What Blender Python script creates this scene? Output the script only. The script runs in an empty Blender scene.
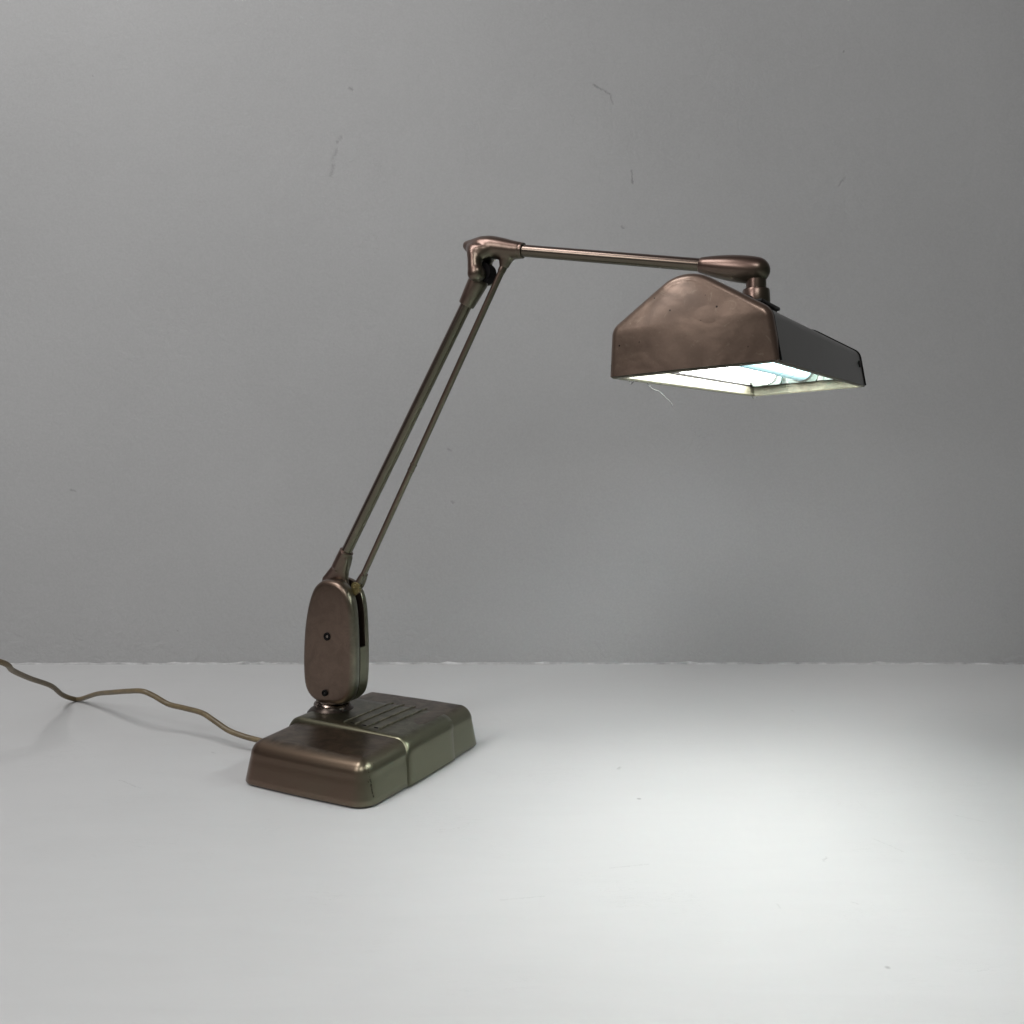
import bpy, bmesh, math, random
from mathutils import Matrix, Vector
random.seed(7)
sc = bpy.context.scene
C = sc.collection
R = math.radians
PI = math.pi

# ------------------------------------------------------------------ helpers
WM = {}                                   # world matrices of what has been linked

def link(o, parent=None, M=None):
    C.objects.link(o)
    M = M or Matrix.Identity(4)
    if parent is not None:
        o.parent = parent
        o.matrix_basis = WM[parent.name].inverted() @ M
    else:
        o.matrix_basis = M
    WM[o.name] = M
    return o

def obj(name, bm, mat, parent=None, M=None, sharp=35, mats=None):
    bmesh.ops.recalc_face_normals(bm, faces=bm.faces[:])
    me = bpy.data.meshes.new(name)
    bm.to_mesh(me); bm.free()
    for m in (mats or [mat]):
        me.materials.append(m)
    for p in me.polygons:
        p.use_smooth = True
    if sharp is not None:
        me.set_sharp_from_angle(angle=R(sharp))
    return link(bpy.data.objects.new(name, me), parent, M)

def bake(o):
    """apply the modifiers of o to its mesh"""
    bpy.context.view_layer.update()
    dg = bpy.context.evaluated_depsgraph_get()
    me = bpy.data.meshes.new_from_object(o.evaluated_get(dg))
    mats = list(o.data.materials)
    o.modifiers.clear()
    o.data = me
    if not me.materials:
        for m in mats: me.materials.append(m)
    for p in me.polygons: p.use_smooth = True

def loft(bm, rings, cap0=True, cap1=True, closed=True, mi=0):
    vs = [[bm.verts.new(p) for p in r] for r in rings]
    n = len(rings[0])
    for a, b in zip(vs, vs[1:]):
        for i in range(n if closed else n - 1):
            j = (i + 1) % n
            f = bm.faces.new((a[i], a[j], b[j], b[i])); f.material_index = mi
    if cap0: bm.faces.new(vs[0][::-1]).material_index = mi
    if cap1: bm.faces.new(vs[-1]).material_index = mi
    return vs

def frame_of(d):
    d = Vector(d).normalized()
    up = Vector((0, 0, 1)) if abs(d.z) < .95 else Vector((0, 1, 0))
    a = d.cross(up).normalized()
    return a, a.cross(d).normalized()

def lathe(bm, p0, d, prof, n=40, cap0=True, cap1=True, mi=0):
    """prof: (distance along d, radius)"""
    p0 = Vector(p0); d = Vector(d).normalized()
    a, b = frame_of(d)
    rings = [[p0 + d * t + (a * math.cos(2*PI*k/n) + b * math.sin(2*PI*k/n)) * r for k in range(n)] for t, r in prof]
    return loft(bm, rings, cap0, cap1, True, mi)

def tube(bm, pts, rad, n=16, cap=True):
    pts = [Vector(p) for p in pts]
    rs = rad if isinstance(rad, (list, tuple)) else [rad] * len(pts)
    d0 = (pts[1] - pts[0]).normalized()
    a, _ = frame_of(d0)
    rings = []
    for i, p in enumerate(pts):
        d = (pts[min(i+1, len(pts)-1)] - pts[max(i-1, 0)]).normalized()
        a = (a - d * a.dot(d)).normalized()
        b = d.cross(a)
        rings.append([p + (a * math.cos(2*PI*k/n) + b * math.sin(2*PI*k/n)) * rs[i] for k in range(n)])
    loft(bm, rings, cap, cap)

def smooth_path(pts, sub=8):
    P = [Vector(p) for p in pts]
    P = [P[0] * 2 - P[1]] + P + [P[-1] * 2 - P[-2]]
    out = []
    for i in range(1, len(P) - 2):
        for k in range(sub):
            t = k / sub
            a, b, c, d = P[i-1], P[i], P[i+1], P[i+2]
            out.append(.5 * ((2*b) + (c - a)*t + (2*a - 5*b + 4*c - d)*t*t + (3*b - a - 3*c + d)*t*t*t))
    out.append(P[-2])
    return out

def box(bm, x0, x1, y0, y1, z0, z1, bev=0, mi=0):
    r = bmesh.ops.create_cube(bm, size=1, matrix=Matrix.Translation(((x0+x1)/2, (y0+y1)/2, (z0+z1)/2)) @ Matrix.Diagonal((x1-x0, y1-y0, z1-z0, 1)))
    fs = {f for v in r['verts'] for f in v.link_faces}
    for f in fs: f.material_index = mi
    if bev:
        es = list({e for v in r['verts'] for e in v.link_edges})
        bmesh.ops.bevel(bm, geom=es, offset=bev, segments=3, affect='EDGES', profile=.5)

def inset(o, d):
    """offset a closed counter-clockwise outline inwards by d"""
    n = len(o); out = []
    for i in range(n):
        p, q, r = Vector(o[i-1]), Vector(o[i]), Vector(o[(i+1) % n])
        e1 = (q - p).normalized(); e2 = (r - q).normalized()
        t = e1 + e2
        nn = Vector((-t.y, t.x)).normalized()
        k = max(.5, nn.dot(Vector((-e1.y, e1.x))))
        out.append(q + nn * (d / k))
    return out

def round_outline(o, radii, seg=8):
    """polygon (CCW) with its corners rounded"""
    n = len(o); out = []
    if not isinstance(radii, (list, tuple)): radii = [radii] * n
    for i in range(n):
        p, q, r = Vector(o[i-1]), Vector(o[i]), Vector(o[(i+1) % n])
        a = (p - q).normalized(); b = (r - q).normalized()
        rr = radii[i]
        ang = a.angle(b)
        t = rr / math.tan(ang / 2)
        c = q + (a + b).normalized() * (rr / math.sin(ang / 2))
        s = q + a * t - c; e = q + b * t - c
        tot = s.angle(e)
        sgn = 1 if s.cross(e) > 0 else -1
        for k in range(seg + 1):
            th = sgn * tot * k / seg
            out.append(Vector((c.x + s.x*math.cos(th) - s.y*math.sin(th), c.y + s.x*math.sin(th) + s.y*math.cos(th))))
    return out

def resample(o, step):
    n = len(o); out = []
    for i in range(n):
        p, q = Vector(o[i]), Vector(o[(i+1) % n])
        L = (q - p).length
        k = max(1, int(L / step))
        for j in range(k): out.append(p.lerp(q, j / k))
    return out

# ------------------------------------------------------------------ materials
def new_mat(name):
    m = bpy.data.materials.new(name); m.use_nodes = True
    nt = m.node_tree
    return m, nt, nt.nodes, nt.links, nt.nodes['Principled BSDF']

def mathn(N, L, op, a, b=None, c=None):
    n = N.new('ShaderNodeMath'); n.operation = op
    for i, v in enumerate((a, b, c)):
        if v is None: continue
        if hasattr(v, 'is_linked') or hasattr(v, 'links'): L.new(v, n.inputs[i])
        else: n.inputs[i].default_value = v
    return n.outputs[0]

def noise(N, L, vec, scale, detail=4, rough=.55, dist=0):
    n = N.new('ShaderNodeTexNoise')
    n.inputs['Scale'].default_value = scale; n.inputs['Detail'].default_value = detail
    n.inputs['Roughness'].default_value = rough; n.inputs['Distortion'].default_value = dist
    if vec is not None: L.new(vec, n.inputs['Vector'])
    return n.outputs['Fac']

def ramp(N, L, fac, stops):
    n = N.new('ShaderNodeValToRGB'); e = n.color_ramp.elements
    while len(e) < len(stops): e.new(.5)
    for s, (p, c) in zip(e, stops):
        s.position = p; s.color = (c, c, c, 1) if isinstance(c, (int, float)) else (*c, 1)
    L.new(fac, n.inputs[0])
    return n.outputs[0]

def mix(N, L, fac, a, b, mode='MIX'):
    n = N.new('ShaderNodeMix'); n.data_type = 'RGBA'; n.blend_type = mode
    for i, v in zip((0, 6, 7), (fac, a, b)):
        if isinstance(v, tuple): n.inputs[i].default_value = (*v, 1)
        elif isinstance(v, (int, float)): n.inputs[i].default_value = v
        else: L.new(v, n.inputs[i])
    return n.outputs[2]

def scuffs(N, L, vec, segs, axes, wb=1., floor_=.25):
    """mask of individual scuffs and nicks: (a0, b0, a1, b1, half width, strength) in metres on the surface"""
    sep = N.new('ShaderNodeSeparateXYZ'); L.new(vec, sep.inputs[0])
    wob = noise(N, L, vec, 130, 4, .7)
    wob2 = noise(N, L, vec, 300, 3, .7)
    A = mathn(N, L, 'ADD', sep.outputs[axes[0]], mathn(N, L, 'MULTIPLY_ADD', wob, .010*wb, -.005*wb))
    Bc = mathn(N, L, 'ADD', sep.outputs[axes[1]], mathn(N, L, 'MULTIPLY_ADD', wob2, .006*wb, -.003*wb))
    cb = N.new('ShaderNodeCombineXYZ'); L.new(A, cb.inputs[0]); L.new(Bc, cb.inputs[1])
    def vm(op, a, b, scale=None):
        n = N.new('ShaderNodeVectorMath'); n.operation = op
        L.new(a, n.inputs[0])
        if isinstance(b, tuple): n.inputs[1].default_value = b
        elif b is not None: L.new(b, n.inputs[1])
        if scale is not None: L.new(scale, n.inputs['Scale'])
        return n
    tot = None
    for a0, b0, a1, b1, hw, st in segs:
        da, db = a1 - a0, b1 - b0
        l2 = da*da + db*db
        p = vm('SUBTRACT', cb.outputs[0], (a0, b0, 0)).outputs[0]
        t = N.new('ShaderNodeMath'); t.operation = 'ADD'; t.use_clamp = True; t.inputs[1].default_value = 0
        L.new(vm('DOT_PRODUCT', p, (da/l2, db/l2, 0)).outputs['Value'], t.inputs[0])
        q = N.new('ShaderNodeCombineXYZ')
        k = N.new('ShaderNodeVectorMath'); k.operation = 'SCALE'; k.inputs[0].default_value = (da, db, 0); L.new(t.outputs[0], k.inputs['Scale'])
        d = vm('DISTANCE', p, k.outputs[0]).outputs['Value']
        m = N.new('ShaderNodeMath'); m.operation = 'MULTIPLY_ADD'; m.use_clamp = True
        L.new(d, m.inputs[0]); m.inputs[1].default_value = -st*1.15/hw; m.inputs[2].default_value = st*1.15
        N.remove(q)
        tot = m.outputs[0] if tot is None else mathn(N, L, 'MAXIMUM', tot, m.outputs[0])
    return mathn(N, L, 'MULTIPLY', tot, ramp(N, L, wob2, [(.42, floor_), (.56, 1)]))

def paint(name, brown, olive, side=(.75, -.2, -.3), bias=.5, gain=.9, rough=.36, metal=.75, dent=.0, smudge=.5, chips=.6, seed=0., coat=.25, grain=1., wear=0., stain=False, nicks=None):
    """worn metallic bronze lacquer; the two pigments drift over the part (normal in the part's own axes)"""
    m, nt, N, L, B = new_mat(name)
    tc = N.new('ShaderNodeTexCoord')
    mp = N.new('ShaderNodeMapping'); L.new(tc.outputs['Object'], mp.inputs[0]); mp.inputs['Location'].default_value = (seed, seed*.7, seed*1.3)
    V = mp.outputs[0]
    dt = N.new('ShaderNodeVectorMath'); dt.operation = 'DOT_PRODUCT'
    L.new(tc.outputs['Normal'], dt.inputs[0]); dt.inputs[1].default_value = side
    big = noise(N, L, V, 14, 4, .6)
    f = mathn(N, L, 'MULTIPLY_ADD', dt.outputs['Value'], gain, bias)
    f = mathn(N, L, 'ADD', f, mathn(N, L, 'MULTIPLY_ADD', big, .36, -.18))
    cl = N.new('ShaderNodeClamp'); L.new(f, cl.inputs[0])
    col = mix(N, L, cl.outputs[0], brown, olive)  # olive on the sides facing tubes and floor: their greenish light as colour
    # smudges of grime
    sm = ramp(N, L, noise(N, L, V, 38, 5, .62, 1.2), [(.38, 0), (.62, 1)])
    if stain:                                         # stains lie on the flat top only
        sx = N.new('ShaderNodeSeparateXYZ'); L.new(tc.outputs['Normal'], sx.inputs[0])
        sm = mathn(N, L, 'MULTIPLY', sm, ramp(N, L, sx.outputs[2], [(.80, 0), (.97, 1)]))
    col = mix(N, L, mathn(N, L, 'MULTIPLY', sm, .45*smudge), col, (.018, .014, .011))
    # fine mottling
    fine = noise(N, L, V, 420, 3, .6)
    col = mix(N, L, .35*grain, col, ramp(N, L, fine, [(.3, .55), (.7, 1.0)]), 'MULTIPLY')
    # small dark chips
    vo = N.new('ShaderNodeTexVoronoi'); vo.inputs['Scale'].default_value = 85; L.new(V, vo.inputs['Vector'])
    ch = ramp(N, L, vo.outputs['Distance'], [(.05, 1), (.085, 0)])
    gate = ramp(N, L, noise(N, L, V, 21, 3, .5), [(.54 - wear*.1, 0), (.6 - wear*.1, 1)])
    ch = mathn(N, L, 'MULTIPLY', mathn(N, L, 'MULTIPLY', ch, gate), chips)
    col = mix(N, L, ch, col, (.012, .008, .006))
    # pale rubs
    rub = ramp(N, L, noise(N, L, V, 55, 5, .72, 2.5), [(.67 - wear*.05, 0), (.75 - wear*.03, 1)])
    col = mix(N, L, mathn(N, L, 'MULTIPLY', rub, .35*chips), col, (.30, .24, .18))
    if nicks:
        col = mix(N, L, scuffs(N, L, tc.outputs['Object'], nicks, (1, 2), .25, 0.), col, (.008, .006, .005))
    L.new(col, B.inputs['Base Color'])
    B.inputs['Metallic'].default_value = metal
    rg = mathn(N, L, 'MULTIPLY_ADD', sm, .16*min(1, smudge*1.2)*min(1, grain + .1), rough)
    rg = mathn(N, L, 'ADD', rg, mathn(N, L, 'MULTIPLY_ADD', fine, .12*grain, -.06*grain))
    L.new(rg, B.inputs['Roughness'])
    B.inputs['Coat Weight'].default_value = coat; B.inputs['Coat Roughness'].default_value = .22
    # orange peel and dents
    bp = N.new('ShaderNodeBump'); bp.inputs['Strength'].default_value = .10*grain; bp.inputs['Distance'].default_value = .0005
    L.new(fine, bp.inputs['Height'])
    last = bp
    if dent:
        b2 = N.new('ShaderNodeBump'); b2.inputs['Strength'].default_value = dent; b2.inputs['Distance'].default_value = .02
        L.new(ramp(N, L, noise(N, L, V, 19, 2, .45, .6), [(.3, 0), (.75, 1)]), b2.inputs['Height'])
        L.new(bp.outputs[0], b2.inputs['Normal']); last = b2
    L.new(last.outputs[0], B.inputs['Normal'])
    return m

def plain(name, col, rough=.5, metal=0., var=.25, scale=60, emit=None, es=0):
    m, nt, N, L, B = new_mat(name)
    tc = N.new('ShaderNodeTexCoord')
    nz = noise(N, L, tc.outputs['Object'], scale, 5, .6)
    c = mix(N, L, ramp(N, L, nz, [(.3, 0), (.7, 1)]), tuple(v*(1-var) for v in col), tuple(min(1, v*(1+var*.6)) for v in col))
    L.new(c, B.inputs['Base Color'])
    L.new(mathn(N, L, 'MULTIPLY_ADD', nz, .2, rough-.1), B.inputs['Roughness'])
    B.inputs['Metallic'].default_value = metal
    if emit:
        B.inputs['Emission Color'].default_value = (*emit, 1); B.inputs['Emission Strength'].default_value = es
    return m

BROWN = (.150, .094, .073); OLIVE = (.110, .112, .072)
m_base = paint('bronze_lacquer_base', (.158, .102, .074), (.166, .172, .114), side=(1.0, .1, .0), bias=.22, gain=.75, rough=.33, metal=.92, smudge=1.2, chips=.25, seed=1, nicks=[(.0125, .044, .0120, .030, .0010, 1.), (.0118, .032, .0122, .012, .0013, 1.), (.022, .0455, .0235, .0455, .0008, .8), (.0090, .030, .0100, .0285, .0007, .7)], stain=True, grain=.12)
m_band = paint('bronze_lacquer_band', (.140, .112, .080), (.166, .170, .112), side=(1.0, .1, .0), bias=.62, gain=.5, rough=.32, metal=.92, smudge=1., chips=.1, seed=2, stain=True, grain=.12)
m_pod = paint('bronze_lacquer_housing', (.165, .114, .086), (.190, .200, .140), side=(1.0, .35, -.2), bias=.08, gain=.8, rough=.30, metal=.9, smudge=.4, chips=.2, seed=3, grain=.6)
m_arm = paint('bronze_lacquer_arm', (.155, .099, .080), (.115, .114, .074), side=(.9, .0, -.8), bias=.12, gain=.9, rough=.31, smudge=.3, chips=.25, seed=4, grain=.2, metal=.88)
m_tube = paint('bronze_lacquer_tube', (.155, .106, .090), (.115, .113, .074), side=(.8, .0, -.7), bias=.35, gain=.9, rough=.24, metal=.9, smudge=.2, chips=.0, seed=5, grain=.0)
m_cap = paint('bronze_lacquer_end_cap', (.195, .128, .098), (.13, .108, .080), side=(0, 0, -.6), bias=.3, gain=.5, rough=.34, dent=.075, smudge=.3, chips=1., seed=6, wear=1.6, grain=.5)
m_hood = paint('bronze_lacquer_hood', (.094, .090, .080), (.082, .082, .074), side=(1, 0, 0), bias=.4, gain=.5, rough=.40, metal=.75, smudge=.05, chips=.0, seed=7, grain=.25)  # grey side tone the lighting gives the hood, put into the lacquer
m_dark = plain('blackened_steel', (.012, .011, .010), .55, .3)
m_brass = plain('aged_brass', (.17, .135, .055), .45, .7, .5, 200)
m_chrome = plain('worn_nickel', (.22, .175, .15), .24, 1., .8, 160)
m_screw = plain('screw_steel', (.20, .17, .15), .35, .9)
m_white = plain('white_reflector_enamel', (.80, .84, .78), .35, 0, .05)
m_cream = plain('cream_rim_enamel', (.105, .10, .068), .5, 0, .3, 90)
m_flange = plain('dulled_cream_enamel', (.20, .192, .135), .6, 0, .35, 120)  # cream with its colour lowered to offset the tubes' glare
m_plate = plain('mint_socket_plastic', (.085, .110, .092), .5, 0, .1)
m_ped = plain('pedestal_dark_reflection', (.060, .046, .038), .34, .85, .4, 120)  # dark reflection round the pedestal, put into its colour
m_rib = plain('lightened_bronze_rib', (.30, .285, .215), .34, .85, .5, 90)  # paler colour carries the light the ribs would catch
m_seat = plain('dark_socket_ring', (.03, .036, .03), .6)  # dark tone of the ring and slot on each socket
m_cord = plain('olive_rubber_cord', (.150, .112, .060), .42, 0, .35, 60)
m_tubelit = plain('lit_fluorescent_tube', (.85, .9, .88), .3, 0, .02, emit=(1.0, .985, .975), es=25.5)
m_tubedim = plain('cool_fluorescent_tube', (.45, .75, .80), .3, 0, .02, emit=(.50, .90, 1.0), es=.25)
m_thread = plain('grey_cotton_thread', (.12, .12, .11), .9)
m_black = plain('black_gasket', (.007, .006, .006), .75)
m_black.node_tree.nodes['Principled BSDF'].inputs['Specular IOR Level'].default_value = .1

# ------------------------------------------------------------------ setting: wall and floor
WALL_Y = 1.709
def floor_mat():
    m, nt, N, L, B = new_mat('painted_concrete_floor')
    tc = N.new('ShaderNodeTexCoord'); V = tc.outputs['Object']
    a = noise(N, L, V, 2.2, 5, .55)
    st = N.new('ShaderNodeMapping'); st.inputs['Scale'].default_value = (3, 16, 1); L.new(V, st.inputs[0])
    b = noise(N, L, st.outputs[0], 2.5, 5, .62, .6)
    col = ramp(N, L, mathn(N, L, 'MULTIPLY_ADD', b, .5, mathn(N, L, 'MULTIPLY', a, .5)), [(.3, .55), (.7, .59)])
    # hairline scuffs
    s2 = N.new('ShaderNodeMapping'); s2.inputs['Scale'].default_value = (5, 26, 1); s2.inputs['Rotation'].default_value = (0, 0, .18); L.new(V, s2.inputs[0])
    r = noise(N, L, s2.outputs[0], 3.2, 5, .68, 1.8)
    line = ramp(N, L, mathn(N, L, 'ABSOLUTE', mathn(N, L, 'SUBTRACT', r, .5)), [(.0, 1), (.006, 0)])
    gate = ramp(N, L, noise(N, L, V, 7, 4, .6), [(.53, 0), (.66, 1)])
    col = mix(N, L, mathn(N, L, 'MULTIPLY', mathn(N, L, 'MULTIPLY', line, gate), .5), col, (.30, .30, .30))
    vo = N.new('ShaderNodeTexVoronoi'); vo.inputs['Scale'].default_value = 9; vo.inputs['Randomness'].default_value = 1; L.new(V, vo.inputs['Vector'])
    sp = ramp(N, L, vo.outputs['Distance'], [(.018, 1), (.03, 0)])
    g2 = ramp(N, L, noise(N, L, V, 5.3, 2, .5), [(.53, 0), (.56, 1)])
    col = mix(N, L, mathn(N, L, 'MULTIPLY', mathn(N, L, 'MULTIPLY', sp, g2), .6), col, (.22, .22, .22))
    col = mix(N, L, scuffs(N, L, V, [(0.1363, 1.1318, 0.1398, 1.1392, 0.0029, 0.6), (0.3087, 0.8734, 0.3148, 0.8822, 0.0018, 0.45), (0.2368, 0.7892, 0.2391, 0.7822, 0.0018, 0.3), (0.3063, 0.7928, 0.3103, 0.7892, 0.0016, 0.3), (0.3789, 0.9263, 0.399, 0.8934, 0.0013, 0.3), (0.0956, 0.8585, 0.134, 0.867, 0.0013, 0.3), (0.4444, 1.3968, 0.4443, 1.3913, 0.0021, 0.4), (-0.2086, 1.0086, -0.2069, 1.0057, 0.0026, 0.5), (-0.487, 1.0932, -0.4509, 1.0667, 0.0016, 0.3), (-0.0109, 0.7964, 0.0301, 0.8037, 0.0014, 0.25), (0.4964, 0.986, 0.5198, 0.967, 0.0013, 0.25), (-0.4082, 1.1973, -0.4027, 1.1932, 0.0026, 0.4)], (0, 1)), col, (.30, .30, .30))
    L.new(col, B.inputs['Base Color'])
    L.new(mathn(N, L, 'MULTIPLY_ADD', b, .25, .40), B.inputs['Roughness'])
    B.inputs['Specular IOR Level'].default_value = .35
    bp = N.new('ShaderNodeBump'); bp.inputs['Strength'].default_value = .22; bp.inputs['Distance'].default_value = .004
    L.new(mathn(N, L, 'ADD', mathn(N, L, 'MULTIPLY', b, .45), mathn(N, L, 'MULTIPLY', noise(N, L, V, 70, 5, .65), .22)), bp.inputs['Height'])
    L.new(bp.outputs[0], B.inputs['Normal'])
    return m

def wall_mat():
    m, nt, N, L, B = new_mat('grey_painted_plaster')
    tc = N.new('ShaderNodeTexCoord'); V = tc.outputs['Object']
    a = noise(N, L, V, 1.7, 4, .55)
    col = ramp(N, L, a, [(.3, .375), (.72, .415)])
    # fine grain
    g = noise(N, L, V, 260, 3, .6)
    col = mix(N, L, .30, col, ramp(N, L, g, [(.3, .75), (.7, 1)]), 'MULTIPLY')
    # scattered scuffs and nicks
    st = N.new('ShaderNodeMapping'); st.inputs['Scale'].default_value = (1, 1, .45); st.inputs['Rotation'].default_value = (0, .5, 0); L.new(V, st.inputs[0])
    r = noise(N, L, st.outputs[0], 9, 5, .68, 1.5)
    line = ramp(N, L, mathn(N, L, 'ABSOLUTE', mathn(N, L, 'SUBTRACT', r, .5)), [(.0, 1), (.007, 0)])
    gate = ramp(N, L, noise(N, L, V, 6.1, 3, .6), [(.655, 0), (.72, 1)])
    sc1 = mathn(N, L, 'MULTIPLY', line, gate)
    vo = N.new('ShaderNodeTexVoronoi'); vo.inputs['Scale'].default_value = 11; L.new(V, vo.inputs['Vector'])
    sp = ramp(N, L, vo.outputs['Distance'], [(.018, 1), (.03, 0)])
    g2 = ramp(N, L, noise(N, L, V, 4.1, 2, .5), [(.52, 0), (.55, 1)])
    mk = mathn(N, L, 'MAXIMUM', mathn(N, L, 'MULTIPLY', sc1, .16), mathn(N, L, 'MULTIPLY', mathn(N, L, 'MULTIPLY', sp, g2), .25))
    mk = mathn(N, L, 'MAXIMUM', mk, scuffs(N, L, V, [(0.1592, 1.1244, 0.1903, 1.1069, 0.003, 0.5), (0.1923, 1.105, 0.1961, 1.0875, 0.0027, 0.3), (0.233, 0.9593, 0.234, 0.9341, 0.0023, 0.45), (0.2136, 0.8486, 0.2156, 0.8467, 0.0038, 0.5), (-0.3321, 1.0215, -0.3379, 1.0137, 0.0057, 0.3), (-0.3399, 0.9981, -0.3476, 0.9787, 0.0057, 0.22), (-0.3457, 0.969, -0.3515, 0.9477, 0.0049, 0.25), (-0.3146, 1.1186, -0.3107, 1.1147, 0.0038, 0.35), (0.6467, 0.9438, 0.635, 0.9282, 0.003, 0.3), (-0.1243, 0.4175, -0.1204, 0.4136, 0.0038, 0.4), (-0.1165, 0.3145, -0.1146, 0.3126, 0.0038, 0.35), (-0.8584, 0.3379, -0.8487, 0.3359, 0.003, 0.3)], (0, 2)))
    col = mix(N, L, mk, col, (.17, .17, .17))
    L.new(col, B.inputs['Base Color'])
    B.inputs['Roughness'].default_value = .62
    B.inputs['Specular IOR Level'].default_value = .3
    # rough plaster low on the wall, smoother above
    sep = N.new('ShaderNodeSeparateXYZ'); L.new(V, sep.inputs[0])
    low = ramp(N, L, mathn(N, L, 'MULTIPLY', sep.outputs[2], 1.0), [(.0, 1), (.12, .25)])
    bumps = mathn(N, L, 'MULTIPLY', noise(N, L, V, 34, 5, .6, .8), low)
    hgt = mathn(N, L, 'ADD', mathn(N, L, 'MULTIPLY', bumps, .75), mathn(N, L, 'ADD', mathn(N, L, 'MULTIPLY', noise(N, L, V, 5, 3, .5), .5), mathn(N, L, 'MULTIPLY', mk, -.5)))
    bp = N.new('ShaderNodeBump'); bp.inputs['Strength'].default_value = .5; bp.inputs['Distance'].default_value = .008
    L.new(hgt, bp.inputs['Height']); L.new(bp.outputs[0], B.inputs['Normal'])
    return m

bm = bmesh.new()
bmesh.ops.create_grid(bm, x_segments=8, y_segments=8, size=1, matrix=Matrix.Translation((0, WALL_Y - 2.6, 0)) @ Matrix.Diagonal((3.4, 2.6, 1, 1)))
fl = obj('floor', bm, floor_mat(), sharp=None); fl['kind'] = 'structure'

bm = bmesh.new()
box(bm, -3.4, 3.4, WALL_Y, WALL_Y + .12, -.05, 3.0)
wl = obj('wall', bm, wall_mat(), sharp=30); wl['kind'] = 'structure'
# irregular pale bead of filler where wall and floor meet
bm = bmesh.new()
rings = []
x = -3.3
while x < 3.3:
    q = random.random()
    hgt = .0016 + .0018 * random.random() + (.0035 * random.random() if q > .86 else 0)
    dep = .002 + .0025 * random.random()
    rings.append([Vector((x, WALL_Y + .001, -.001)), Vector((x, WALL_Y - dep, -.001)), Vector((x, WALL_Y - dep * .8, hgt * .6)), Vector((x, WALL_Y - dep * .25, hgt)), Vector((x, WALL_Y + .001, hgt))])
    x += .012 + .012 * random.random()
loft(bm, rings)
jt = obj('filler_bead', bm, plain('pale_filler', (.52, .52, .52), .7, 0, .45, 30), wl, sharp=None)

# ------------------------------------------------------------------ the desk lamp
BYAW = -.4695
BX, BY = -.3273, 1.0799
W, LN, H = .1813, .2596, .0531
Mb = Matrix.Translation((BX, BY, 0)) @ Matrix.Rotation(BYAW, 4, 'Z')          # base frame: x across, y along
centre = Mb @ Vector((W/2, LN/2, 0))
lamp = bpy.data.objects.new('desk_lamp', None)
link(lamp, None, Matrix.Translation(centre) @ Matrix.Rotation(BYAW, 4, 'Z'))
lamp['label'] = 'bronze brown jointed desk lamp, switched on, standing on pale floor, cord trailing left'
lamp['category'] = 'lamp'
lamp.empty_display_size = .05

# ---- base
def sstep(a, b, t):
    t = max(0, min(1, (t-a)/(b-a))); return t*t*(3-2*t)
BX0, BX1, BY0, BY1 = -.0085, W + .0035, -.0035, LN + .006
BULGE = .003
def belly(y):
    v = (y - (BY0+BY1)/2) / ((BY1-BY0)/2)
    return BULGE*(1 - v*v)
def rise(y): return .0040*sstep(.02, .16, y)             # the back of the base stands a little higher
def base_rings(x0, x1, y0, y1, h, rc, draft, rt, z0=.002, crown=.0010):
    o = resample(round_outline([(x0, y0), (x1, y0), (x1, y1), (x0, y1)], rc, 10), .006)
    cx, cy = (x0+x1)/2, (y0+y1)/2
    hx, hy = (x1-x0)/2, (y1-y0)/2
    oo = []
    for p in o:
        u, v = (p.x-cx)/hx, (p.y-cy)/hy
        oo.append(Vector((p.x + BULGE*(1-v*v)*math.copysign(min(1, abs(u))**6, u), p.y + BULGE*.8*(1-u*u)*math.copysign(min(1, abs(v))**6, v))))
    rings = []
    prof = [(.0012, z0), (0, z0 + .0015)]
    for k in range(1, 5): prof.append((draft*k/5, z0 + .0015 + (h - rt - z0)*k/5))
    for k in range(0, 9):
        a = PI/2*k/8
        prof.append((draft + rt*(1-math.cos(a)), h - rt + rt*math.sin(a)))
    for d, z in prof:
        s = (z - z0) / (h - z0)
        rings.append([Vector((p.x, p.y, z + rise(p.y)*s)) for p in inset(oo, d)])
    last = [Vector((p.x, p.y)) for p in rings[-1]]
    for k in range(1, 16):
        t = 1 - k/16
        rings.append([Vector((cx + (p.x-cx)*t, cy + (p.y-cy)*t, h + crown*(1-t*t) + rise(cy + (p.y-cy)*t))) for p in last])
    return rings

bm = bmesh.new()
loft(bm, base_rings(BX0, BX1, BY0, BY1, H, .022, .0062, .0200))
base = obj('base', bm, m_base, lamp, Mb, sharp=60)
# raised band round the middle, with its fluted top
Y0, Y1 = .0765, .186
def band_top(x): return H + .0072 - .0034*(x - BX0)/(BX1 - BX0)
def band_ring(y, d):
    b = belly(y) + .0017 - d
    xl, xr = BX0 - b - .0022, BX1 + b
    pts = [(xl, .003)]
    rt = .0200
    zl, zr = band_top(xl) - d, band_top(xr) - d
    dr = .0062
    for k in range(0, 9):
        a = PI/2*k/8
        pts.append((xl + dr + rt*(1-math.cos(a)), zl - rt + rt*math.sin(a)))
    for k in range(1, 14):
        x = xl + dr + rt + (xr - xl - 2*dr - 2*rt)*k/14
        pts.append((x, zl + (zr-zl)*k/14 + .0006*math.sin(PI*k/14)))
    for k in range(8, -1, -1):
        a = PI/2*k/8
        pts.append((xr - dr - rt*(1-math.cos(a)), zr - rt + rt*math.sin(a)))
    pts.append((xr, .003))
    return [Vector((x, y + .011*sstep(.018, H, z), z)) for x, z in pts]
bm = bmesh.new()
rg = [band_ring(Y0 - .0030, .0080), band_ring(Y0 - .0024, .0034), band_ring(Y0 - .0006, .0014), band_ring(Y0 + .0006, .0005), band_ring(Y0 + .0020, 0)]
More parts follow.
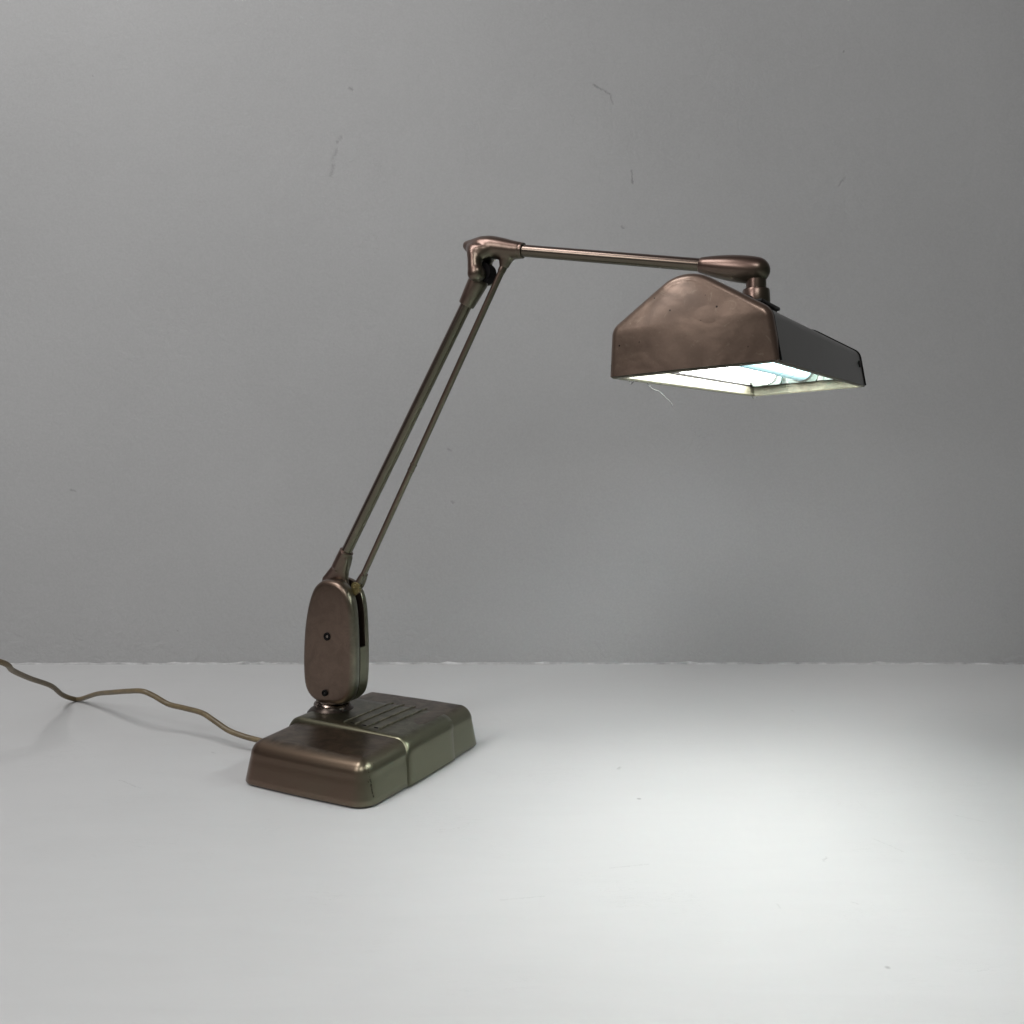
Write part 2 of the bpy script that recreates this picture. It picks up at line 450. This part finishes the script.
rg += [band_ring(Y0 + .0014 + (Y1 - Y0 - .0028)*k/10, 0) for k in range(1, 10)]
rg += [band_ring(Y1 - .0014, 0), band_ring(Y1 - .0005, .0005), band_ring(Y1, .0014), band_ring(Y1 + .0006, .0075)]
loft(bm, rg)
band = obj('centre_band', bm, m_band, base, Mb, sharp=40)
xs = [.0745, .0925, .1110, .1295]
FY0, FY1 = .0980, .2050
for a in range(4):
    bm = bmesh.new()
    rg = []
    for k in range(9):
        y = FY0 + (FY1 - FY0)*k/8
        f = (1.0, 1., .95, .9, .8, .7, .6, .4, .1)[k]
        xa = xs[a] + .003*k/8
        zt = band_top(xa) + .0010
        prof = [(-.0010, -.0020), (-.0006, .0002 + .0006*f), (0, .0004 + .0009*f), (.0006, .0002 + .0006*f), (.0010, -.0020)]
        rg.append([Vector((xa + px, y, zt + pz - (.0008 if k == 8 else 0))) for px, pz in prof])
    loft(bm, rg)
    obj('raised_rib', bm, m_rib, base, Mb, sharp=40)
for a in range(3):                                  # small black lumps stand in for the dark in the flutes' deep front ends
    bm = bmesh.new()
    xa = (xs[a] + xs[a+1])/2 + .002
    rg = []
    for k in range(3):
        rg.append([Vector((xa + .0038*(1-.06*k)*math.cos(t*PI/10), FY0 + .0034 + .0014*(1-.1*k)*math.sin(t*PI/10), band_top(xa) - .001 + .0009*k)) for t in range(20)])
    loft(bm, rg)
    obj('flute_dark_end', bm, m_black, base, Mb)

# pedestal boss on the long back side, where the arm swivels
POD = Vector((-.24215, 1.19717, 0))
PHI = R(-26.6666)
Ma = Matrix.Translation(POD) @ Matrix.Rotation(PHI, 4, 'Z')                   # arm frame: x along the arms, y behind, z up
bm = bmesh.new()
lathe(bm, (-.003, 0, .012), (0, 0, 1), [(0, .031), (.020, .0325), (.038, .0335), (.0435, .0335), (.0475, .0300), (.0500, .0262), (.0525, .0246), (.0545, .0240)], 48)
obj('pedestal', bm, m_ped, base, Ma)
bm = bmesh.new()
lathe(bm, (-.003, 0, .0620), (0, 0, 1), [(0, .0232), (.001, .0242), (.005, .0243), (.0070, .0228), (.0080, .0212), (.0095, .0216), (.0125, .0208), (.016, .018)], 56)
for v in bm.verts:                                   # hammered, chipped edge
    g = random.uniform(-1, 1)*.0007
    v.co.x += g; v.co.y += g; v.co.z += g*.6
obj('swivel_collar', bm, m_chrome, base, Ma)

# power cord
Zc = lambda px, Z, h: ((px - 512) / 880 * Z, Z, h)
cpts = [(-.262, 1.150, .017), (-.294, 1.164, .0165), (-.325, 1.182, .0172), Zc(252, 1.197, .0184), Zc(241.5, 1.201, .0213), Zc(228.3, 1.21, .0257), Zc(215, 1.220, .0350), Zc(202, 1.234, .0425), Zc(184.4, 1.254, .0436), Zc(168.3, 1.268, .0455),
        Zc(153.7, 1.271, .0565), Zc(142, 1.275, .0622), Zc(127, 1.298, .0560), Zc(112, 1.335, .0445), Zc(97, 1.386, .0285), Zc(80, 1.440, .0055), Zc(72, 1.438, .0070), Zc(62, 1.414, .0200),
        Zc(50.8, 1.364, .0470), Zc(30, 1.294, .0760), Zc(13, 1.225, .1040), Zc(0, 1.177, .1275), (-.735, 1.12, .160), (-.80, 1.04, .188), (-.92, .93, .165), (-1.04, .82, .06), (-1.14, .73, .004), (-1.4, .6, .0038)]
bm = bmesh.new()
tube(bm, smooth_path(cpts, 8), .0037, 14)
cord = obj('power_cord', bm, m_cord, lamp, Matrix.Identity(4), sharp=None)

# ---- spring housing: two shells with a slot between them
zc = .1545
left = [(.0, -.0840), (-.014, -.0828), (-.0245, -.0785), (-.0325, -.0710), (-.0378, -.0590), (-.0398, -.0380), (-.0396, -.0130), (-.0376, .0150), (-.0335, .0390), (-.0275, .0590), (-.0200, .0725), (-.0095, .0805)]
right = [(.0010, .0830), (.0150, .0820), (.0275, .0765), (.0365, .0650), (.0415, .0490), (.0437, .0270), (.0450, .0), (.0452, -.0250), (.0446, -.0450), (.0424, -.0620), (.0365, -.0740), (.0230, -.0822)]
ol = [Vector(p) for p in left + right]
ol = [Vector((p.x, p.y)) for p in smooth_path([(p.x, p.y, 0) for p in ol + [ol[0]]], 4)][:-1]
if sum(ol[i-1].cross(ol[i]) for i in range(len(ol))) < 0: ol.reverse()
def shell(s):
    bm = bmesh.new()
    ox = .004 if s < 0 else .0015
    def ring(d, y): return [Vector((p.x + ox, y, p.y + zc)) for p in inset(ol, d)]
    ya, yb = s*.0080, s*(.0245 if s < 0 else .0215)
    r = .0085
    rings = [ring(.0045, ya + s*.003), ring(.002, ya), ring(.0006, ya), ring(0, ya + s*.0008)]
    for k in range(0, 9):
        a = PI/2*k/8
        rings.append(ring(r*(1-math.cos(a)), yb - s*r + s*r*math.sin(a)))
    base_o = inset(ol, r)
    for k in range(1, 7):
        t = 1 - k/7
        rings.append([Vector((p.x*t + ox, yb + s*.0016*(1-t*t), p.y*t + zc)) for p in base_o])
    loft(bm, rings)
    return bm
hs_bm = bmesh.new()                                 # dark core inside the slot
def core(bm, ins, y, sx=0):
    rg = lambda yy, d: [Vector((p.x + .004 + sx, yy, p.y + zc)) for p in inset(ol, d)]
    loft(bm, [rg(-y, ins), rg(y, ins)])
core(hs_bm, .013, .0086)
housing = obj('spring_housing', hs_bm, m_dark, lamp, Ma)
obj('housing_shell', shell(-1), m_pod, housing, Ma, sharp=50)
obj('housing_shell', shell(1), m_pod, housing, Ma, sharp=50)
# closing strip along the lower edge of the slot
bm = bmesh.new()
rim = [p for p in ol]
lo_idx = [p for p in inset(ol, .0003)]
seq = [p for p in lo_idx if p.y < -.004]
seq.sort(key=lambda p: math.atan2(p.y, p.x) if p.x > 0 or p.y > -.1 else 0)
seq = sorted(seq, key=lambda p: -math.atan2(p.y + .0, p.x))
seqi = sorted([p for p in inset(ol, .0060) if p.y < -.004], key=lambda p: -math.atan2(p.y, p.x))
n = min(len(seq), len(seqi))
rg = []
for a, b in zip(seq[:n], seqi[:n]):
    rg.append([Vector((a.x+.004, -.0069, a.y+zc)), Vector((a.x+.004, .0073, a.y+zc)), Vector((b.x+.004, .0073, b.y+zc)), Vector((b.x+.004, -.0069, b.y+zc))])
loft(bm, rg)
obj('closing_strip', bm, m_band, housing, Ma)
# screws on the near shell
for (u, z, r) in ((.0090, .1628, .0042), (.0050, .0870, .0034)):
    bm = bmesh.new()
    lathe(bm, (u, -.0266, z), (0, -1, 0), [(-.002, r*1.25), (.0006, r*1.25), (.0012, r*1.12), (.0012, r*.86), (.0002, r*.82)], 28)
    s_ = obj('screw', bm, m_black, housing, Ma)
    bm = bmesh.new()
    lathe(bm, (u + r*.15, -.0266, z), (0, -1, 0), [(-.001, r*.42), (.0006, r*.42), (.0010, r*.2)], 20)
    obj('screw_head', bm, m_screw if r > .004 else m_dark, housing, Ma)

# ---- lower arm
A0 = Vector((.0205, 0, .2728)); A1 = Vector((.2072, 0, .5926))
dA = (A1 - A0).normalized()
bm = bmesh.new()
lathe(bm, A0 - dA*.006, dA, [(0, .0074), ((A1 - A0).length + .012, .0074)], 28)
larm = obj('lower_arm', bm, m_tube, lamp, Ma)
def remeshed(bm, name, mat, parent, M, vox=.0011, it=8):
    o = obj(name, bm, mat, parent, M, sharp=None)
    md = o.modifiers.new('r', 'REMESH'); md.mode = 'VOXEL'; md.voxel_size = vox
    ms = o.modifiers.new('s', 'SMOOTH'); ms.iterations = it; ms.factor = .5
    sb = o.modifiers.new('u', 'SUBSURF'); sb.levels = 1; sb.render_levels = 1
    bake(o); return o
# lower socket, a fin that spreads down into the slot of the housing
bm = bmesh.new()
lathe(bm, A0, -dA, [(-.001, .0098), (.012, .0100), (.026, .0100)], 32)
rings = []
for t, x0, x1, hw in ((0, .009, .0285, .0088), (.012, .001, .0262, .0087), (.024, -.0085, .0232, .0080), (.036, -.0180, .0225, .0072), (.050, -.0200, .0260, .0068), (.060, -.018, .024, .0066)):
    z = .2655 - t*.80
    c = (x0+x1)/2; h = (x1-x0)/2
    rings.append([Vector((c + h*math.copysign(abs(math.cos(a))**.8, math.cos(a)), hw*math.copysign(abs(math.sin(a))**.6, math.sin(a)), z)) for a in [2*PI*k/32 for k in range(32)]])
loft(bm, rings)
remeshed(bm, 'lower_socket', m_arm, larm, Ma, .0011, 6)
# the pale ring line where tube and socket meet
bm = bmesh.new()
lathe(bm, A0 + dA*.0002, dA, [(0, .0096), (.0012, .0099), (.002, .0090), (.002, .0076)], 32)
obj('socket_ring', bm, m_arm, larm, Ma)
# upper collar
bm = bmesh.new()
e0 = Vector((.2072, 0, .5926)); e1 = Vector((.2262, 0, .6235)); de = (e1 - e0).normalized()
lathe(bm, e0, de, [(-.001, .0080), (-.001, .0098), (.0006, .0104), (.012, .0114), (.030, .0128), (.034, .0126), (.040, .0095)], 36)
rings = []
lathe(bm, e1 - de*.002, de, [(0, .0092), (.012, .0090), (.017, .0060)], 24)
obj('upper_collar', bm, m_arm, larm, Ma)

# ---- elbow casting
PIV = Vector((.2305, 0, .6315))
bm = bmesh.new()
# crown: from the tip over to the upper arm's collar
cr = smooth_path([(.2035, 0, .6685), (.2100, 0, .6658), (.2180, 0, .6632), (.2290, 0, .6615), (.2420, 0, .6602), (.2560, 0, .6576), (.2720, 0, .6542), (.2846, 0, .6521)], 5)
crr = (.0042, .0080, .0115, .0145, .0148, .0135, .0116, .0101, .0101)
tube(bm, cr, [crr[k//5] + (crr[min(8, k//5+1)] - crr[k//5])*(k % 5)/5 for k in range(36)], 24)
for s in (-1, 1):                                    # the two limbs of the fork
    tube(bm, smooth_path([(.2120, s*.001, .6655), (.2180, s*.0065, .6610), (.2238, s*.0112, .6535), (.2262, s*.0135, .6440), (.2272, s*.0145, .6345), (.2280, s*.0140, .6290)], 5), [(.0040, .0074, .0092, .0090, .0094, .0100)[k//5] + ((.0040, .0074, .0092, .0090, .0094, .0100, .0100)[k//5+1] - (.0040, .0074, .0092, .0090, .0094, .0100)[k//5])*(k % 5)/5 for k in range(26)], 20)
    tube(bm, smooth_path([(.2200, s*.0090, .6590), (.2310, s*.0105, .6560), (.2460, s*.0050, .6560)], 5), .0085, 18)
    tube(bm, smooth_path([(.2265, s*.0125, .6440), (.2290, s*.0115, .6510), (.2360, s*.0085, .6555)], 5), .0068, 18)
    lathe(bm, (PIV.x - .0012, s*.0065, PIV.z - .0045), (0, s, 0), [(0, .0100), (.008, .0108), (.0125, .0106), (.0160, .0086), (.0180, .0050), (.0186, .002)], 28)
    tube(bm, [(.2270, s*.0125, .6420), (.2310, s*.0110, .6500), (.2400, s*.0070, .6535), (.2500, s*.003, .6535)], [.0070, .0084, .0084, .0070], 18)
# lug that takes the link rod
tube(bm, [(.2610, 0, .6520), (.2615, 0, .6420), (.2598, 0, .6330)], [.0098, .0076, .0058], 18)
tube(bm, [(.2690, 0, .6500), (.2650, 0, .6430), (.2618, 0, .6360)], [.0080, .0066, .0050], 18)
elbow = remeshed(bm, 'elbow_joint', m_arm, lamp, Ma, .0014, 18)
bm = bmesh.new()
lathe(bm, (PIV.x, -.018, PIV.z - .0045), (0, 1, 0), [(0, .003), (.036, .003)], 16)
obj('pivot_pin', bm, m_dark, elbow, Ma)
bm = bmesh.new()
lathe(bm, (PIV.x + .0005, -.0068, PIV.z - .0020), (0, 1, 0), [(0, .0128), (.0005, .0133), (.0170, .0133), (.0176, .0128)], 32)  # wide black washer, also stands in for the shade between the limbs
obj('pivot_shade_washer', bm, m_black, elbow, Ma)

# ---- link rod
bm = bmesh.new()
q0 = Vector((.0430, 0, .2330)); q1 = Vector((.2592, 0, .6345)); dq = (q1-q0).normalized(); LL = (q1-q0).length
lathe(bm, q0, dq, [(0, .0040), (LL*.36, .0040), (LL, .0042)], 20)
rod = obj('link_rod', bm, m_arm, lamp, Ma)
bm = bmesh.new()
tq = (Vector((.1244, 0, .3837)) - q0).dot(dq)
lathe(bm, q0 + dq*(tq - .001), dq, [(0, .0038), (.0006, .0047), (.0018, .0047), (.0022, .0042), (.0085, .0042), (.0090, .0049), (.0106, .0049), (.0112, .004)], 20)
obj('rod_coupling', bm, m_arm, rod, Ma)
bm = bmesh.new()
lathe(bm, q1 - dq*.010, dq, [(.003, .0042), (.0036, .0048), (.009, .0050), (.011, .0046)], 20)
obj('rod_ferrule', bm, m_arm, rod, Ma)
bm = bmesh.new()                                     # flat brass eye on the lower end
eye = round_outline([(-.0062, -.0070), (-.001, -.0125), (.0062, -.0070), (.0066, .0060), (-.0060, .0068)], [.004, .003, .004, .005, .005], 6)
loft(bm, [[Vector((.0425 + p.x*q, y, .2285 + p.y*q)) for p in eye] for y, q in ((-.0040, .9), (-.0085, 1), (-.0098, .97), (-.0102, .9))])
lathe(bm, (.0425, -.0100, .2295), (0, -1, 0), [(0, .0034), (.0009, .0033), (.0014, .0024), (.0009, .0012)], 20)
obj('brass_eye', bm, m_brass, rod, Ma)
bm = bmesh.new()
for s in (-1, 1):
    tube(bm, [(.0500, s*.0030, .2445), (.0455, s*.0046, .2365), (.0415, s*.0050, .2290), (.0385, s*.005, .2235)], [.0036, .0042, .0044, .0025], 14)
obj('rod_clevis', bm, m_arm, rod, Ma)

# ---- upper arm
U0 = Vector((.2846, 0, .6521)); U1 = Vector((.5032, 0, .6130)); dU = (U1-U0).normalized()
bm = bmesh.new()
LU = (U1-U0).length
lathe(bm, U0 - dU*.004, dU, [(0, .00735), (LU + .008, .00735)], 28)
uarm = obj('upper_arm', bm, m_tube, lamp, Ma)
bm = bmesh.new()
lathe(bm, U0 + dU*.0012, dU, [(-.0035, .0096), (-.001, .0098), (.0006, .0094), (.0008, .0074)], 32)
obj('arm_ring', bm, m_arm, uarm, Ma)
bm = bmesh.new()                                     # knuckle
K0 = U1 - dU*.0005
K1 = Vector((.5800, 0, .5980)); dK = (K1 - K0).normalized(); LK = (K1-K0).length
prof = [(0, .0074), (0, .0078), (.0012, .0086), (.006, .0096), (.014, .0112), (.024, .0128), (.034, .0140), (.044, .0147)]
cend = LK - .0135
prof += [(cend - .014, .0149), (cend - .006, .0148)]
for k in range(0, 11):
    a = PI/2*k/10
    prof.append((cend - .004 + .0160*math.sin(a), max(.0004, .0146*math.cos(a))))
lathe(bm, K0, dK, prof, 44)
kn = obj('arm_knuckle', bm, m_arm, uarm, Ma)

# ---- shade (head frame: x across the gable, y along the tubes, z up)
from mathutils import Euler
Mh = Matrix.Translation((.1485, .7360, .4747)) @ Euler((.0280, -.0509, -.5201), 'XYZ').to_matrix().to_4x4()
hW, hL, hs, hp, hd = .1452, .4793, .0415, .0860, .0047
def gable(off=0.):
    x0 = hW/2 - off
    xf = hW/2 - hd - off
    pts = [(-x0, 0), (x0, 0), (xf, hs - off*.35), (0, hp - off), (-xf, hs - off*.35)]
    rad = [.0012, .0012, max(.004, .013 - off), max(.006, .036 - off), max(.004, .013 - off)]
    o = round_outline(pts, rad, 9)
    return o
def open_profile(off):
    """the gable outline without its bottom edge, from bottom right over the top to bottom left"""
    o = gable(off)
    o = o[10:]                                       # after the bottom-left corner
    k = 9
    # o: 10 pts bottom right corner, then right fold, apex, left fold; close with bottom-left start
    pr = [Vector((hW/2 - off, .0))] + o[10:] + [Vector((-hW/2 + off, .0))]
    out = []
    for a, b in zip(pr, pr[1:]):
        s = max(1, int((b-a).length/.012))
        for j in range(s): out.append(a.lerp(b, j/s))
    out.append(pr[-1])
    return out
P_out = open_profile(0); P_in = open_profile(.0028)
nP = min(len(P_out), len(P_in))
SEAM = .0080
YE = hL
# hood: the long folded sheet, with thickness
bm = bmesh.new()
y0, y1 = SEAM + .0012, YE - SEAM - .0012
def strip(P, y): return [Vector((p.x, y, p.y)) for p in P]
a = [strip(P_out, y0 + (y1-y0)*k/10) for k in range(11)]
loft(bm, a, False, False, closed=False)
hood = obj('lamp_shade', bm, m_hood, lamp, Mh, sharp=50)
md = hood.modifiers.new('s', 'SOLIDIFY'); md.thickness = .0016; md.offset = -1
bpy.context.view_layer.update()
def face_out(o):
    return o
bake(hood)
hood.data.set_sharp_from_angle(angle=R(50))

def end_cap(front=True):
    """stamped end with a rolled edge; the skirt laps the hood"""
    bm = bmesh.new()
    sg = 1 if front else -1
    yb = 0. if front else YE
    P = open_profile(0.)
    cen = Vector((0, .036))
    def off(P, d):
        n = len(P); out = []
        for i, p in enumerate(P):
            t = (P[min(i+1, n-1)] - P[max(i-1, 0)]).normalized()
            nn = Vector((-t.y, t.x))
            if nn.dot(cen - p) < 0: nn = -nn
            q = p + nn*d
            if i in (0, n-1): q = Vector((p.x - math.copysign(d, p.x), p.y))
            out.append(q)
        return out
    rings = [strip(off(P, -.0006), yb + sg*SEAM), strip(off(P, -.0008), yb + sg*(SEAM-.0008)), strip(off(P, -.0006), yb + sg*(SEAM - .0016))]
    r = .0062
    for k in range(0, 8):
        a = PI/2*k/7
        rings.append(strip(off(P, -.0006 + r*(1-math.cos(a))), yb + sg*(r - r*math.sin(a))))
    pin = off(P, r - .0006)
    loft(bm, rings, False, False, closed=False)
    n = len(pin); K = 14                             # the face itself, rows from the right half to the left half
    rows = []
    zt = max(p.y for p in pin)
    for k in range(K + 1):
        t = k/K
        row = []
        for q in range(n//2 + n % 2):
            p = pin[q].lerp(pin[n-1-q], t)
            e = max(0, 1 - (2*t-1)**2)
            row.append(Vector((p.x, yb - sg*.0050*e*(1 - (p.y/zt)**2*.9), p.y)))
        rows.append(row)
    loft(bm, rows, False, False, closed=False)
    bmesh.ops.remove_doubles(bm, verts=bm.verts[:], dist=.0001)
    return bm
def solid(o, th, off):
    md = o.modifiers.new('s', 'SOLIDIFY'); md.thickness = th; md.offset = off
    bake(o); o.data.set_sharp_from_angle(angle=R(50)); return o
cap0 = obj('end_cap', end_cap(True), m_cap, hood, Mh, sharp=None); solid(cap0, .0014, 0)
cap1 = obj('end_cap', end_cap(False), m_hood, hood, Mh, sharp=None); solid(cap1, .0014, 0)
# black gasket beads in the two seams
for ys in (SEAM + .0004, YE - SEAM - .0004):
    bm = bmesh.new()
    tube(bm, [(p.x*1.002, ys, p.y) for p in P_out], .0015, 8)
    obj('seam_gasket', bm, m_black, hood, Mh, sharp=None)

# white reflector inside
bm = bmesh.new()
Pr = [Vector((p.x, max(p.y, .0114))) for p in open_profile(.0036)]
loft(bm, [strip(Pr, .011), strip(Pr, YE - .011)], False, False, closed=False)
for yy in (.0105, YE - .0105):
    vs = [bm.verts.new((p.x, yy, p.y)) for p in Pr]
    bm.faces.new(vs)
refl = obj('reflector', bm, m_white, hood, Mh, sharp=40)
# inner false ceiling the tubes hang under
bm = bmesh.new()
box(bm, -hW/2 + .012, hW/2 - .012, .016, YE - .016, .0405, .0425)
obj('tube_tray', bm, m_white, hood, Mh)
# cream rim: an upright flange with a small rolled foot all round the opening
bm = bmesh.new()
def rimbar(p, q, top=.0105):
    P0, Q0 = Vector(p), Vector(q)
    d = (Q0 - P0).normalized(); nrm = Vector((-d.y, d.x, 0))
    prof = [(0, -.0008), (.0012, -.0018), (.0034, -.0018), (.0046, -.0006), (.0048, .0008), (.0040, .0022), (.0044, top - .001), (.0040, top), (0, top)]
    loft(bm, [[P0 + nrm*a + Vector((0, 0, b)) + d*a for a, b in prof], [Q0 + nrm*a + Vector((0, 0, b)) - d*a for a, b in prof]])
e = .0013
c4 = [(-hW/2 + e, .0012, 0), (hW/2 - e, .0012, 0), (hW/2 - e, YE - .0012, 0), (-hW/2 + e, YE - .0012, 0)]
for i in (0, 1, 3): rimbar(c4[i], c4[(i+1) % 4], .0105 if i == 3 else .004)
obj('opening_rim', bm, m_cream, hood, Mh, sharp=40)
bm = bmesh.new()
rimbar(c4[2], c4[3])
obj('end_flange', bm, m_flange, hood, Mh, sharp=40)
# dark shadow-gap strip inside the left rim and tubes
TX = (-.0450, .0, .0450)
for tx in TX:
    bm = bmesh.new()
    y0, y1 = .026, YE - .030
    lathe(bm, (tx, y0, .0255), (0, 1, 0), [(0, .010), (.0015, .0125), (.005, .0140), (y1-y0-.005, .0140), (y1-y0-.0015, .0125), (y1-y0, .010)], 32)
    obj('fluorescent_tube', bm, m_tubedim if tx == 0 else m_tubelit, hood, Mh)
    for yy, s in ((YE - .024, 1), (.020, -1)):
        bm = bmesh.new()
        pts = round_outline([(-.0170, .0100), (.0170, .0100), (.0195, .016), (.0195, .038), (-.0195, .038), (-.0195, .016)], [.002, .002, .003, .004, .004, .003], 4)
        loft(bm, [[Vector((tx + p.x, yy - .0035, p.y)) for p in pts], [Vector((tx + p.x, yy + .0035, p.y)) for p in pts]])
        sk = obj('tube_socket', bm, m_plate, hood, Mh)
        bm = bmesh.new()                              # circular seat and slot of the socket
        lathe(bm, (tx, yy - s*.0034, .0255), (0, -s, 0), [(0, .0156), (.0006, .0156), (.0008, .0153), (.0004, .0150)], 36)
        box(bm, tx - .0011, tx + .0011, yy - .0034 - .0012 if s > 0 else yy + .0022, yy - .0022 if s > 0 else yy + .0046, .0102, .0150)
        obj('socket_seat', bm, m_seat, hood, Mh)
bm = bmesh.new()
box(bm, -hW/2 + .0046, -hW/2 + .0068, .010, YE - .020, .0108, .0128)  # black bar stands in for the shade in the gap above the rim
obj('shadow_gap_strip', bm, m_black, hood, Mh)
# screws on the hood by the stem, small catch at the far end
mid = Vector((0, hL/2, hp))
for k, yy in enumerate((hL/2 + .030, hL/2 + .052, hL/2 - .052)):
    bm = bmesh.new()
    zz = hp - .0035
    lathe(bm, (.004, yy, zz - .002), (.25, 0, 1), [(0, .0052), (.003, .0052), (.005, .0034), (.0056, .001)], 20)
    obj('hood_screw', bm, m_dark, hood, Mh)
bm = bmesh.new()
box(bm, -.016, .016, hL/2 - .040, hL/2 + .040, hp - .0068, hp - .0028, .0015)
obj('mounting_plate', bm, m_dark, hood, Mh)
bm = bmesh.new()
box(bm, hW/2 - .0030, hW/2 - .0008, YE - .030, YE - .024, .022, .030, .0006)
obj('side_catch', bm, m_dark, hood, Mh)
# stem that carries the shade (vertical swivel under the knuckle)
bm = bmesh.new()
lathe(bm, (.5640, 0, .562), (0, 0, 1), [(0, .0146), (.006, .0148), (.0175, .0142), (.0190, .0134), (.0196, .0108), (.0290, .0106), (.034, .0103)], 40)
stem = obj('shade_stem', bm, m_arm, lamp, Ma)
bm = bmesh.new()
lathe(bm, (.5640, 0, .5808), (0, 0, 1), [(0, .0118), (.0006, .0124), (.0012, .0112)], 36)
obj('stem_ring', bm, m_chrome, stem, Ma)
# loose cotton threads caught on the rim
def thread(pts, r):
    bm = bmesh.new()
    pts = smooth_path(pts, 5)
    pts = [p + Vector((random.uniform(-1, 1), random.uniform(-1, 1), random.uniform(-1, 1)))*.0004 for p in pts]
    tube(bm, pts, r, 6)
    return bm
Li = Mh.inverted()
o1 = Vector((-hW/2 + .002, .085, -.001))
thr = thread([o1, o1 + Vector((.003, .004, -.006)), o1 + Vector((.009, .008, -.009)), o1 + Vector((.014, .010, -.015)), o1 + Vector((.017, .016, -.020)), o1 + Vector((.018, .017, -.024))], .00028)
obj('loose_thread', thr, m_thread, hood, Mh, sharp=None)
for k in range(3):
    o2 = Vector((-hW/2 + .003, .03 + .004*k if k < 1 else YE - .022 + .006*k, -.001))
    obj('loose_thread', thread([o2, o2 + Vector((.003, -.003*k, -.002)), o2 + Vector((.002, .006, -.0042)), o2 + Vector((.006, .004, -.002))], .00035), m_thread, hood, Mh, sharp=None)

# ------------------------------------------------------------------ light
w = bpy.data.worlds.new('World'); sc.world = w; w.use_nodes = True
bg = w.node_tree.nodes['Background']
bg.inputs[0].default_value = (1, 1, 1, 1); bg.inputs[1].default_value = .05
def area(name, loc, aim, sx, sy, power, col=(1, 1, 1)):
    d = bpy.data.lights.new(name, 'AREA'); d.shape = 'RECTANGLE'; d.size = sx; d.size_y = sy; d.energy = power; d.color = col
    o = bpy.data.objects.new(name, d); C.objects.link(o)
    o.location = loc
    o.rotation_euler = (Vector(aim) - Vector(loc)).to_track_quat('-Z', 'Y').to_euler()
    return o
area('softbox_top', (-1.6, .25, 2.9), (-.35, 1.05, 0), 1.0, 1.0, 40, (1.0, .99, .985))
area('softbox_side', (-1.5, -.45, 1.55), (.0, .95, .5), .7, .7, 12, (1.0, .985, .975))
area('softbox_front', (-.1, -1.6, 2.5), (.15, 1.35, .45), 1.3, .8, 27, (1.0, .995, .99))

# ------------------------------------------------------------------ camera
cd = bpy.data.cameras.new('camera'); cam = bpy.data.objects.new('camera', cd); C.objects.link(cam)
cam.location = (0, 0, .40); cam.rotation_euler = (PI/2, 0, 0)
cd.sensor_width = 36; cd.lens = 880/1024*36
cd.shift_y = -(512 - 458)/1024
cd.clip_start = .01; cd.clip_end = 100
sc.camera = cam
sc.render.engine = 'CYCLES'
sc.view_settings.view_transform = 'Standard'; sc.view_settings.look = 'None'; sc.view_settings.exposure = 0; sc.view_settings.gamma = 1
sc.cycles.use_denoising = True
sc.cycles.max_bounces = 5; sc.cycles.diffuse_bounces = 4; sc.cycles.glossy_bounces = 3; sc.cycles.transmission_bounces = 0
sc.cycles.caustics_reflective = False; sc.cycles.caustics_refractive = False
